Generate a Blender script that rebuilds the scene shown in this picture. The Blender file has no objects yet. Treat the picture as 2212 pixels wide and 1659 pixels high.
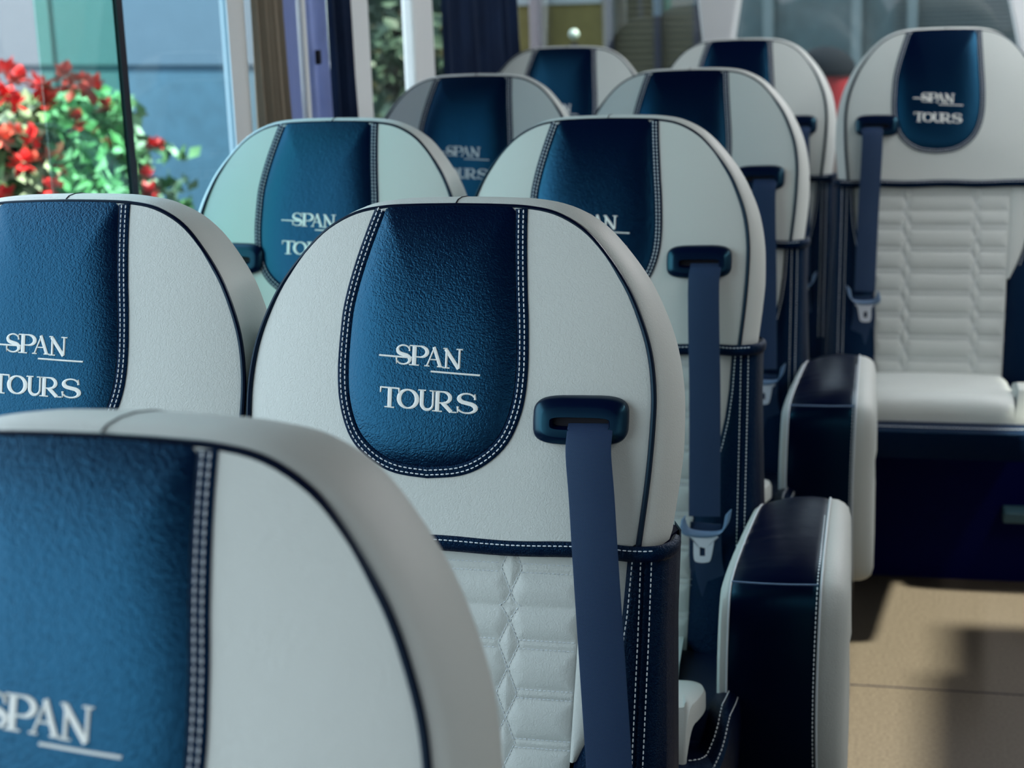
import bpy, bmesh, math, random
from mathutils import Vector, Matrix
random.seed(7)
S = bpy.context.scene
C = S.collection
R = math.radians
FZ = 1.18            # height of the headrest tops above the coach floor

# ------------------------------------------------------------------ camera
F_PX, PITCH, YAW, ROLL = 3768.18, .245196, .239440, -.036609
CAM = Vector((.47286, -1.74992, .251534 + FZ))
fw = Vector((-math.sin(YAW)*math.cos(PITCH), math.cos(YAW)*math.cos(PITCH), -math.sin(PITCH)))
rt = Vector((math.cos(YAW), math.sin(YAW), 0)); up = rt.cross(fw)
r2 = rt*math.cos(ROLL) + up*math.sin(ROLL); u2 = up*math.cos(ROLL) - rt*math.sin(ROLL)
cd = bpy.data.cameras.new('camera'); cam = bpy.data.objects.new('camera', cd); C.objects.link(cam)
m = Matrix((r2, u2, -fw)).transposed().to_4x4(); m.translation = CAM
cam.matrix_world = m
cd.sensor_width = 36; cd.lens = F_PX/2212*36; cd.clip_start = .05; cd.clip_end = 200
cd.dof.use_dof = True; cd.dof.focus_distance = 1.80; cd.dof.aperture_fstop = 7.4
S.camera = cam
# ------------------------------------------------------------------ world, sun, exposure
w = bpy.data.worlds.new('world'); S.world = w; w.use_nodes = True
wn = w.node_tree.nodes; wl = w.node_tree.links
bg = wn['Background']
tc = wn.new('ShaderNodeTexCoord'); sp = wn.new('ShaderNodeSeparateXYZ'); cr = wn.new('ShaderNodeValToRGB')
mr = wn.new('ShaderNodeMapRange'); mr.inputs[1].default_value = -.2; mr.inputs[2].default_value = .9
wl.new(tc.outputs['Generated'], sp.inputs[0]); wl.new(sp.outputs['Z'], mr.inputs[0]); wl.new(mr.outputs[0], cr.inputs[0]); wl.new(cr.outputs[0], bg.inputs[0])
cr.color_ramp.elements[0].color = (.30, .31, .33, 1); cr.color_ramp.elements[1].color = (.72, .84, 1, 1)
e = cr.color_ramp.elements.new(.22); e.color = (.82, .88, .96, 1)
gx = wn.new('ShaderNodeMapRange'); gx.inputs[1].default_value = -.60; gx.inputs[2].default_value = .05; gx.inputs[3].default_value = 5.0; gx.inputs[4].default_value = .8
wl.new(sp.outputs['X'], gx.inputs[0]); wl.new(gx.outputs[0], bg.inputs[1])      # brighter sky on the left side of the coach
sl = bpy.data.lights.new('sun', 'SUN'); so = bpy.data.objects.new('sun', sl); C.objects.link(so)
sl.energy = 22; sl.angle = R(2.6); sl.color = (1, .90, .76)
sd = Vector((-math.cos(R(52))*math.cos(R(2)), -math.cos(R(52))*math.sin(R(2)), -math.sin(R(52))))
so.rotation_euler = sd.to_track_quat('-Z', 'Y').to_euler(); so.location = (4, 2, 5)
ZC_ = 2.12
def window_light(name, loc, rot, sx, sy):
    l = bpy.data.lights.new(name, 'AREA'); o = bpy.data.objects.new(name, l); C.objects.link(o)
    l.shape = 'RECTANGLE'; l.size = sx*1.08; l.size_y = sy; l.cycles.is_portal = True
    o.location = loc; o.rotation_euler = rot
window_light('daylight_left', (-.86, .6, 1.38), (0, R(-90), 0), 1.1, 5.6)
window_light('daylight_right', (1.82, .45, 1.38), (0, R(90), 0), 1.1, 5.8)
window_light('daylight_front', (.475, -2.92, 1.33), (R(90), 0, 0), 2.4, 1.1)
window_light('daylight_rear', (.475, 3.72, 1.5), (R(-90), 0, 0), 2.3, .95)
S.view_settings.view_transform = 'Standard'; S.view_settings.look = 'None'
S.view_settings.exposure = 0.15; S.view_settings.gamma = 1; S.view_settings.use_curve_mapping = False
S.cycles.use_denoising = True; S.cycles.max_bounces = 7; S.cycles.sample_clamp_indirect = 6
S.cycles.caustics_reflective = False; S.cycles.caustics_refractive = False

# ------------------------------------------------------------------ materials
def mat(name, col, rough=.5, spec=.5, tint=None, bump=None, metal=0, var=0, sheen=0, emis=None):
    M = bpy.data.materials.new(name); M.use_nodes = True
    n = M.node_tree.nodes; l = M.node_tree.links; b = n['Principled BSDF']
    b.inputs['Base Color'].default_value = (*col, 1); b.inputs['Roughness'].default_value = rough
    b.inputs['Specular IOR Level'].default_value = spec; b.inputs['Metallic'].default_value = metal
    if tint: b.inputs['Specular Tint'].default_value = (*tint, 1)
    if sheen: b.inputs['Sheen Weight'].default_value = sheen
    t = n.new('ShaderNodeTexCoord')
    if var:
        nz = n.new('ShaderNodeTexNoise'); nz.inputs['Scale'].default_value = 9; nz.inputs['Detail'].default_value = 4
        l.new(t.outputs['Object'], nz.inputs[0])
        mx = n.new('ShaderNodeMix'); mx.data_type = 'RGBA'
        mx.inputs[6].default_value = (*[c*(1-var) for c in col], 1); mx.inputs[7].default_value = (*[min(1, c*(1+var)) for c in col], 1)
        l.new(nz.outputs[0], mx.inputs[0]); l.new(mx.outputs[2], b.inputs['Base Color'])
    if bump:
        kind, sc, st, dist = bump
        bp = n.new('ShaderNodeBump'); bp.inputs['Strength'].default_value = st; bp.inputs['Distance'].default_value = dist
        if kind == 'leather':
            v = n.new('ShaderNodeTexVoronoi'); v.inputs['Scale'].default_value = sc; v.feature = 'F1'
            d = n.new('ShaderNodeTexNoise'); d.inputs['Scale'].default_value = sc*.35; d.inputs['Detail'].default_value = 3
            mp = n.new('ShaderNodeVectorMath'); mp.operation = 'MULTIPLY_ADD'; mp.inputs[1].default_value = (.008,)*3
            l.new(t.outputs['Object'], d.inputs[0]); l.new(d.outputs['Color'], mp.inputs[0]); l.new(t.outputs['Object'], mp.inputs[2])
            l.new(mp.outputs[0], v.inputs[0])
            ad = n.new('ShaderNodeMath'); ad.operation = 'MULTIPLY_ADD'; ad.inputs[1].default_value = .8
            l.new(d.outputs[0], ad.inputs[0]); l.new(v.outputs['Distance'], ad.inputs[2]); l.new(ad.outputs[0], bp.inputs['Height'])
            bp.invert = True
        elif kind == 'noise':
            v = n.new('ShaderNodeTexNoise'); v.inputs['Scale'].default_value = sc; v.inputs['Detail'].default_value = 4
            l.new(t.outputs['Object'], v.inputs[0]); l.new(v.outputs[0], bp.inputs['Height'])
        elif kind == 'weave':
            br = n.new('ShaderNodeTexBrick'); br.inputs['Scale'].default_value = sc; br.inputs['Mortar Size'].default_value = .03
            br.inputs['Mortar Smooth'].default_value = 1; br.inputs['Brick Width'].default_value = .6; br.inputs['Row Height'].default_value = .3
            sx = n.new('ShaderNodeSeparateXYZ'); cx = n.new('ShaderNodeCombineXYZ')
            l.new(t.outputs['Object'], sx.inputs[0]); l.new(sx.outputs['X'], cx.inputs['X']); l.new(sx.outputs['Z'], cx.inputs['Y'])
            l.new(cx.outputs[0], br.inputs[0]); l.new(br.outputs['Fac'], bp.inputs['Height']); bp.invert = True
            mx = n.new('ShaderNodeMix'); mx.data_type = 'RGBA'
            mx.inputs[6].default_value = (*[c*1.6 for c in col], 1); mx.inputs[7].default_value = (*[c*.35 for c in col], 1)
            l.new(br.outputs['Fac'], mx.inputs[0]); l.new(mx.outputs[2], b.inputs['Base Color'])
        l.new(bp.outputs[0], b.inputs['Normal'])
    if emis:
        b.inputs['Emission Color'].default_value = (*emis[0], 1); b.inputs['Emission Strength'].default_value = emis[1]
    return M
def glass(name, col, refl=.06):
    M = bpy.data.materials.new(name); M.use_nodes = True
    n = M.node_tree.nodes; l = M.node_tree.links; n.remove(n['Principled BSDF'])
    t = n.new('ShaderNodeBsdfTransparent'); t.inputs[0].default_value = (*col, 1)
    g = n.new('ShaderNodeBsdfGlossy'); g.inputs['Roughness'].default_value = .02
    mx = n.new('ShaderNodeMixShader'); mx.inputs[0].default_value = refl
    l.new(t.outputs[0], mx.inputs[1]); l.new(g.outputs[0], mx.inputs[2]); l.new(mx.outputs[0], n['Material Output'].inputs[0])
    return M
M_LIGHT = mat('pale_leather', (.50, .54, .515), .48, .35, bump=('leather', 500, .5, .0005), var=.03)
M_DARK = mat('navy_leather', (.0002, .0004, .013), .28, .85, tint=(.10, .56, 1), bump=('leather', 430, .6, .0004))
M_PIPE = mat('navy_piping', (.0004, .001, .012), .38, .22, tint=(.4, .8, 1))
M_TRIM = mat('navy_trim_leather', (.0003, .0009, .013), .4, .28, tint=(.08, .5, 1), bump=('leather', 620, .7, .001))
M_ARM = mat('black_leather', (.0003, .0008, .012), .3, .28, tint=(.15, .7, 1), bump=('noise', 40, .10, .004))
M_THREAD = mat('pale_thread', (.62, .68, .72), .6, .3)
M_EMB = mat('cream_embroidery', (.74, .77, .74), .6, .3, bump=('noise', 1500, .3, .0005))
M_PLAS = mat('black_plastic', (.0005, .0015, .016), .3, .45, tint=(.2, .75, 1))
M_SLOT = mat('slot_interior', (.0005, .0008, .005), .6, .2)
M_WEB = mat('navy_webbing', (.008, .019, .052), .55, .35, tint=(.5, .8, 1), bump=('weave', 260, .8, .0006), sheen=.05)
M_TONGUE = mat('pale_steel', (.75, .8, .88), .35, .6, metal=.35)
M_TPL = mat('grey_blue_plastic', (.12, .2, .32), .45, .5)
M_SHELL = mat('charcoal_shell', (.0006, .0015, .016), .5, .15)
M_FRAME = mat('dark_seat_frame', (.0008, .0015, .010), .5, .25)
M_WHITE = mat('white_interior_trim', (.72, .76, .76), .45, .4)
M_CEIL = mat('ceiling_lining', (.10, .10, .10), .8, .2, bump=('noise', 60, .1, .002))
M_WALL = mat('wall_lining', (.36, .33, .30), .7, .3, bump=('noise', 120, .2, .001))
M_RUB = mat('black_window_rubber', (.0006, .0012, .010), .5, .25)
M_BLK = mat('black_rubber', (.0006, .0012, .045), .6, .10, tint=(.4, .6, 1))
M_GLASS = glass('clear_glass', (.93, .97, .97))
M_GREEN = glass('green_tinted_glass', (.57, .90, .82))
M_BLUE = glass('blue_tinted_glass', (.74, .91, .98))
M_BROWN = mat('brown_curtain_cloth', (.25, .215, .165), .9, .1, var=.12, bump=('noise', 200, .3, .002))
M_LAV = mat('lavender_curtain_cloth', (.22, .26, .40), .8, .2)
def translucent(M, w_):
    n = M.node_tree.nodes; l = M.node_tree.links; b = n['Principled BSDF']
    t = n.new('ShaderNodeBsdfTranslucent'); t.inputs[0].default_value = tuple(min(1, c*1.5) for c in b.inputs['Base Color'].default_value[:3])+(1,)
    mx = n.new('ShaderNodeMixShader'); mx.inputs[0].default_value = w_
    l.new(b.outputs[0], mx.inputs[1]); l.new(t.outputs[0], mx.inputs[2]); l.new(mx.outputs[0], n['Material Output'].inputs[0]); return M
translucent(M_LAV, .4)
M_LAVP = translucent(mat('lavender_patterned_cloth', (.26, .30, .44), .8, .2, var=.75), .45)
M_NAVY = mat('navy_curtain_cloth', (.006, .016, .045), .85, .15, var=.5, bump=('noise', 60, .6, .004))
# floor: tan vinyl, fine speckle and seams
M_FLOOR = bpy.data.materials.new('tan_vinyl_floor'); M_FLOOR.use_nodes = True
_n = M_FLOOR.node_tree.nodes; _l = M_FLOOR.node_tree.links; _b = _n['Principled BSDF']
_t = _n.new('ShaderNodeTexCoord'); _a = _n.new('ShaderNodeTexNoise'); _a.inputs['Scale'].default_value = 160; _a.inputs['Detail'].default_value = 6
_r = _n.new('ShaderNodeValToRGB'); _r.color_ramp.elements[0].position = .3; _r.color_ramp.elements[1].position = .7
_r.color_ramp.elements[0].color = (.040, .030, .020, 1); _r.color_ramp.elements[1].color = (.084, .069, .048, 1)
_l.new(_t.outputs['Object'], _a.inputs[0]); _l.new(_a.outputs[0], _r.inputs[0]); _l.new(_r.outputs[0], _b.inputs['Base Color']); _b.inputs['Roughness'].default_value = .55

# ------------------------------------------------------------------ mesh helpers
class MB:
    def __init__(s): s.v = []; s.f = []
    def add(s, vs, fs):
        k = len(s.v); s.v += [tuple(q) for q in vs]; s.f += [tuple(i+k for i in f) for f in fs]; return s
    def loft(s, rows, closed=False, cap0=False, cap1=False):
        n = len(rows[0]); vs = [p for r in rows for p in r]; fs = []
        for i in range(len(rows)-1):
            for j in range(n if closed else n-1):
                a = i*n+j; b = i*n+(j+1) % n; fs.append((a, b, b+n, a+n))
        if cap0: fs.append(tuple(range(n))[::-1])
        if cap1: fs.append(tuple(range((len(rows)-1)*n, len(rows)*n)))
        return s.add(vs, fs)
    def box(s, x0, x1, y0, y1, z0, z1):
        vs = [(x, y, z) for z in (z0, z1) for y in (y0, y1) for x in (x0, x1)]
        return s.add(vs, [(0, 2, 3, 1), (4, 5, 7, 6), (0, 1, 5, 4), (2, 6, 7, 3), (0, 4, 6, 2), (1, 3, 7, 5)])
    def tube(s, pts, r, n=8, closed=False):
        pts = [Vector(p) for p in pts]; rows = []; prev = None
        for i, p in enumerate(pts):
            a = pts[i-1] if i or closed else p; b = pts[(i+1) % len(pts)] if i < len(pts)-1 or closed else p
            t = (b-a).normalized()
            if prev is None: prev = Vector((0, 0, 1)) if abs(t.z) < .9 else Vector((0, 1, 0))
            nn = (prev - t*prev.dot(t)).normalized(); prev = nn; bb = t.cross(nn)
            rr = r[i] if isinstance(r, list) else r
            rows.append([p + nn*math.cos(2*math.pi*k/n)*rr + bb*math.sin(2*math.pi*k/n)*rr for k in range(n)])
        if closed: rows.append(rows[0]); return s.loft(rows, True)
        return s.loft(rows, True, True, True)
    def stitch(s, path, pitch=.0055, frac=.72, r=.0007):
        """little thread loops along a polyline"""
        P = [Vector(p) for p in path]; d = 0; nxt = 0
        for a, b in zip(P, P[1:]):
            L = (b-a).length
            if L < 1e-9: continue
            t = (b-a)/L
            while nxt < d+L:
                c = a + t*(nxt-d); h = pitch*frac/2
                nn = Vector((0, 1, 0)); sd_ = t.cross(nn)
                if sd_.length < .1: sd_ = t.cross(Vector((0, 0, 1)))
                sd_.normalize(); nn = sd_.cross(t)
                vs = []
                for q, rr in ((-h, .3), (-h*.6, 1), (h*.6, 1), (h, .3)):
                    vs += [c+t*q+sd_*r*rr, c+t*q+nn*r*rr, c+t*q-sd_*r*rr, c+t*q-nn*r*rr]
                fs = []
                for i in range(3):
                    for j in range(4):
                        fs.append((i*4+j, i*4+(j+1) % 4, i*4+4+(j+1) % 4, i*4+4+j))
                fs += [(3, 2, 1, 0), (12, 13, 14, 15)]
                s.add(vs, fs); nxt += pitch
            d += L
        return s
    def build(s, name, material, parent=None, smooth=True, ang=40, mirror=False, recalc=True, bevel=0):
        me = bpy.data.meshes.new(name)
        V = [(-x, y, z) for x, y, z in s.v] if mirror else s.v
        me.from_pydata(V, [], s.f); me.materials.append(material)
        bm = bmesh.new(); bm.from_mesh(me); bmesh.ops.remove_doubles(bm, verts=bm.verts, dist=1e-6)
        if recalc: bmesh.ops.recalc_face_normals(bm, faces=bm.faces)
        bm.to_mesh(me); bm.free()
        if smooth:
            me.polygons.foreach_set('use_smooth', [True]*len(me.polygons)); me.set_sharp_from_angle(angle=R(ang))
        me.update()
        o = bpy.data.objects.new(name, me); C.objects.link(o)
        if parent: o.parent = parent
        if bevel:
            md = o.modifiers.new('bevel', 'BEVEL'); md.width = bevel; md.segments = 2
        return o
def thing(name, label, cat, loc=(0, 0, 0), rz=0, group=None):
    o = bpy.data.objects.new(name, None); C.objects.link(o); o.location = loc; o.rotation_euler = (0, 0, rz)
    o['label'] = label; o['category'] = cat; o.empty_display_size = .1
    if group: o['group'] = group
    return o
def tag(o, label, cat, group=None, kind=None):
    if label: o['label'] = label
    if cat: o['category'] = cat
    if group: o['group'] = group
    if kind: o['kind'] = kind
    return o
def struct(name, mb, m_, **k):
    o = mb.build(name, m_, **k); o['kind'] = 'structure'; return o
def spline(pts, n=8, closed=False):
    """Catmull-Rom through 2-D or 3-D points"""
    P = [Vector(p) for p in pts]; out = []; N = len(P)
    for i in range(N if closed else N-1):
        g = (lambda k: P[k % N]) if closed else (lambda k: P[max(0, min(N-1, k))])
        a, b, c, d = g(i-1), g(i), g(i+1), g(i+2)
        for j in range(n):
            t = j/n
            out.append(.5*((2*b) + (c-a)*t + (2*a-5*b+4*c-d)*t*t + (3*b-a-3*c+d)*t**3))
    if not closed: out.append(P[-1])
    return out
def polar(out2d, c, n=128):
    """outline radius sampled on n equal angles about c"""
    res = []; m_ = len(out2d)
    for k in range(n):
        a = 2*math.pi*k/n; dx, dz = math.cos(a), math.sin(a); best = 0
        for i in range(m_):
            p = out2d[i]; q = out2d[(i+1) % m_]
            ex, ez = q[0]-p[0], q[1]-p[1]; px, pz = p[0]-c[0], p[1]-c[1]
            den = dx*ez-dz*ex
            if abs(den) < 1e-12: continue
            t = (px*ez-pz*ex)/den; u = (px*dz-pz*dx)/den
            if t > 0 and -1e-6 <= u <= 1+1e-6: best = max(best, t)
        res.append(best)
    return res
def polar_t(rad, c, x, z):
    dx, dz = x-c[0], z-c[1]; n = len(rad)
    a = (math.atan2(dz, dx) % (2*math.pi))/(2*math.pi)*n; i = int(a) % n; f = a-int(a)
    r = rad[i]*(1-f)+rad[(i+1) % n]*f
    return math.hypot(dx, dz)/max(r, 1e-6)

# ------------------------------------------------------------------ the seat
K = .3153
NB, NZ = 1/math.sqrt(1+K*K), -K/math.sqrt(1+K*K)      # rearward normal of the reclined face: (y, z)
half = [(0, -.0065), (.045, -.0072), (.079, -.0090), (.109, -.0150), (.139, -.0310), (.164, -.0560), (.187, -.0870), (.203, -.1200), (.213, -.1510), (.218, -.1870), (.218, -.2230), (.215, -.2710), (.209, -.3270), (.208, -.3350)]
hs = spline(half, 5)
HO = [(p[0], p[1]) for p in hs] + [(-p[0], p[1]) for p in reversed(hs[:-0 or None])][0:-1]
HC = (0, -.19)
HR = polar(HO, HC, 160)
def KZ(z): return K*z + .42*max(0, z+.13)**2
def surf(x, z, off=0):
    t = min(1, polar_t(HR, HC, x, z)) if z > -.335 else 1
    side = min(1, abs(x)/.218)
    b = .008*(1-t**3)*(1 if z > -.25 else max(0, (z+.335)/.085)) + .006*(1-side**4)
    return KZ(z) - b - off
def P3(x, z, off=0): return (x, surf(x, z, off), z+FZ)
band_out = [(-.013+q, z) for q, z in [(0, -.274), (.035, -.270), (.062, -.258), (.085, -.236), (.098, -.205), (.1025, -.170), (.1015, -.126), (.0985, -.09), (.0955, -.055), (.0935, -.03), (.092, -.0078)]]
band_out = [(p[0], p[1]) for p in spline(band_out, 5)]
def mirror_band(L): return [(-.026-x, z) for x, z in L]
def left_shift(x, z):     # the band leans out a little on its left as it meets the top
    return x
BL = list(reversed(mirror_band(band_out)))             # top-left -> bottom
BL = [(x + (.018*max(0, (z+.11)/.1)**1.5 if z > -.11 else 0), z) for x, z in BL]
BU = BL[:-1] + band_out                                # U from top-left round to top-right
BW = .0125
def inset(L, d):
    out = []
    for i, p in enumerate(L):
        a = L[max(0, i-1)]; b = L[min(len(L)-1, i+1)]
        tx, tz = b[0]-a[0], b[1]-a[1]; n = math.hypot(tx, tz) or 1
        out.append((p[0]-tz/n*d, p[1]+tx/n*d))
    return out
BI = inset(BU, BW)                                     # inner edge of the border strip
BC = (-.013, -.13)
def ztop(x):
    a = abs(x)
    for p, q in zip(HO, HO[1:]):
        if p[0] <= a <= q[0]: return p[1]+(q[1]-p[1])*(a-p[0])/(q[0]-p[0])
    return -.02
BIR = polar(BI + [(BI[-1][0]+(BI[0][0]-BI[-1][0])*i/16, ztop(BI[-1][0]+(BI[0][0]-BI[-1][0])*i/16)+.001) for i in range(17)], BC, 160)
def band_surf(x, z):
    t = min(1, polar_t(BIR, BC, x, z))
    return surf(x, z) - .0016 - .0065*(1-t**5)

# ---- embroidered letters as ribbons (cap height 1)
def arc(cx, cy, rx, ry, a0, a1, n=14):
    return [(cx+rx*math.cos(R(a0+(a1-a0)*i/n)), cy+ry*math.sin(R(a0+(a1-a0)*i/n))) for i in range(n+1)]
TH, TN = .178, .075
def serif(x, y, w_=.30): return ([(x-w_/2, y), (x+w_/2, y)], .06)
def g_S():
    top = arc(.36, .74, .245, .225, 20, 235, 14); bot = arc(.36, .27, .27, .235, 60, -160, 14)
    pts = top + bot; n = len(pts)
    wd = [.068+.115*math.exp(-((i-n/2)/(n*.2))**2) for i in range(n)]
    return [(pts, wd), ([(.60, .97), (.605, .70)], [.03, .075]), ([(.085, .33), (.09, .03)], [.075, .03])]
def g_P(): return [([(.2, .03), (.2, .97)], TH), serif(.2, .03, .42), serif(.14, .97, .3),
                   ([(.2, .965)] + [(.44, .965)] + arc(.44, .70, .30, .265, 90, -90) + [(.2, .435)], [.06, .065]+[.07+.1*math.sin(math.pi*i/14) for i in range(15)]+[.06])]
def g_A(): return [([(.08, .03), (.46, .98)], .085), ([(.42, .98), (.80, .03)], TH), serif(.08, .03, .28), serif(.80, .03, .36), ([(.2, .36), (.66, .36)], .06)]
def g_N(): return [([(.17, .03), (.17, .95)], .11), ([(.12, .95), (.78, .02)], TH), ([(.80, .05), (.80, .97)], .10), serif(.17, .03, .34), serif(.10, .97, .2), serif(.80, .97, .32)]
def g_T(): return [([(.44, .03), (.44, .96)], TH), serif(.44, .03, .42), ([(.04, .965), (.84, .965)], .075), ([(.05, .98), (.035, .72)], [.09, .05]), ([(.83, .98), (.845, .72)], [.09, .05])]
def g_O():
    p = arc(.43, .5, .36, .44, 0, 360, 30)
    return [(p, [.07+.11*abs(math.cos(2*math.pi*i/30)) for i in range(31)])]
def g_U():
    p = [(.18, .97), (.18, .36)] + arc(.44, .34, .26, .28, 180, 360, 14) + [(.70, .97)]
    return [(p, [TH, TH]+[TH-.09*i/14 for i in range(15)]+[.09]), serif(.18, .97, .36), serif(.70, .97, .34)]
def g_R(): return g_P() + [([(.42, .45), (.80, .04)], TH), serif(.90, .03, .26)]
def lettering():
    mb = MB()
    def ribbon(pts, wd, ox, oz, sx, sz):
        if not isinstance(wd, list): wd = [wd]*len(pts)
        if len(pts) == 2:                                # subdivide so that it follows the puffed leather
            a, b = pts; k = 6
            pts = [(a[0]+(b[0]-a[0])*i/k, a[1]+(b[1]-a[1])*i/k) for i in range(k+1)]; wd = [wd[0]+(wd[-1]-wd[0])*i/k for i in range(k+1)]
        L = []; Rr = []
        for i, p in enumerate(pts):
            a = pts[max(0, i-1)]; b = pts[min(len(pts)-1, i+1)]
            tx, tz = b[0]-a[0], b[1]-a[1]; n = math.hypot(tx, tz) or 1
            nx, nz = -tz/n*wd[i]/2, tx/n*wd[i]/2
            L.append((ox+(p[0]+nx)*sx, oz+(p[1]+nz)*sz)); Rr.append((ox+(p[0]-nx)*sx, oz+(p[1]-nz)*sz))
        rows = []
        for a, b in zip(L, Rr):
            tl = .045 if wd[0] != .0017 else 0        # the words run slightly downhill
            f = lambda q, o_: (q[0], band_surf(q[0], q[1]-tl*(q[0]+.015))-o_, q[1]-tl*(q[0]+.015)+FZ)
            c = ((a[0]+b[0])/2, (a[1]+b[1])/2)
            rows.append([f(a, -.0008), f(a, .0008), f(c, .0014), f(b, .0008), f(b, -.0008)])
        mb.loft(rows, False)
        for r in (rows[0], rows[-1]): mb.add(r, [(0, 1, 2, 3, 4)])
    H = .0200
    for g, x, sx_ in ((g_S, -.0508, .0265), (g_P, -0.0345, .0255), (g_A, -0.0170, .0200), (g_N, 0.0015, .0220)):
        for pts, wd in g(): ribbon(pts, wd, x, -.1615+(-.0005 if g is g_N else 0), sx_, H)
    H2 = .0205
    for g, x, sx_ in ((g_T, -0.0655, .0255), (g_O, -0.0460, .0272), (g_U, -0.0235, .0232), (g_R, -0.0075, .0250), (g_S, 0.0165, .0345)):
        for pts, wd in g(): ribbon(pts, wd, x, -.2050, sx_, H2)
    for a, b in (((-.068, -.1515), (-.032, -.1532)), ((-.0110, -.1662), (.0415, -.1690))):
        n = 8; ribbon([(a[0]+(b[0]-a[0])*i/n, a[1]+(b[1]-a[1])*i/n) for i in range(n+1)], .0017, 0, 0, 1, 1)
    return mb

# ---- backrest seams
def bx(z):
    """outer edge of the pale wing on the backrest"""
    T = [(-.33, .197), (-.40, .193), (-.44, .188), (-.48, .179), (-.517, .165), (-.548, .150), (-.58, .146), (-.80, .138)]
    for (a, p), (b, q) in zip(T, T[1:]):
        if z >= b: return p+(q-p)*(z-a)/(b-a)
    return T[-1][1]
def qx(z): return .151-.006*(-.335-z)/.2 if z > -.535 else .145-.007*(-.535-z)/.25
WIDE = [-.363, -.401, -.437] + [-.4845-.0475*i for i in range(7)]
def zig(z):
    if z > -.387: return .011*max(0, 1-abs(z+.363)/.0235)
    if z > -.398: return .011*(-.387-z)/.022
    if z > -.414: return .011*max(0, (z+.414)/.016)
    k = (-.437-z)/.0475; f = abs(k-round(k))*2
    return .011*(1-f)
def quilt(x, z):
    best = 1
    inside = False
    for xc in (-.076, .076):
        dd = abs(abs(x-xc)-zig(z)); best = min(best, dd*.92)
        if abs(x-xc) < zig(z): inside = True
    if not inside:
        for zw in WIDE:
            if abs(zw+.401) < .001: continue
            for o_ in (.0042, -.0042): best = min(best, abs(z-zw-o_))
    best = min(best, abs(z+.4005)*.8, abs(qx(z)-abs(x)))
    return .0040*(1-math.exp(-best/.0075))
def bk(x, z, off=0):      # backrest face
    return K*z + .012 - off - .004*(1-(x/.24)**2)

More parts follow.
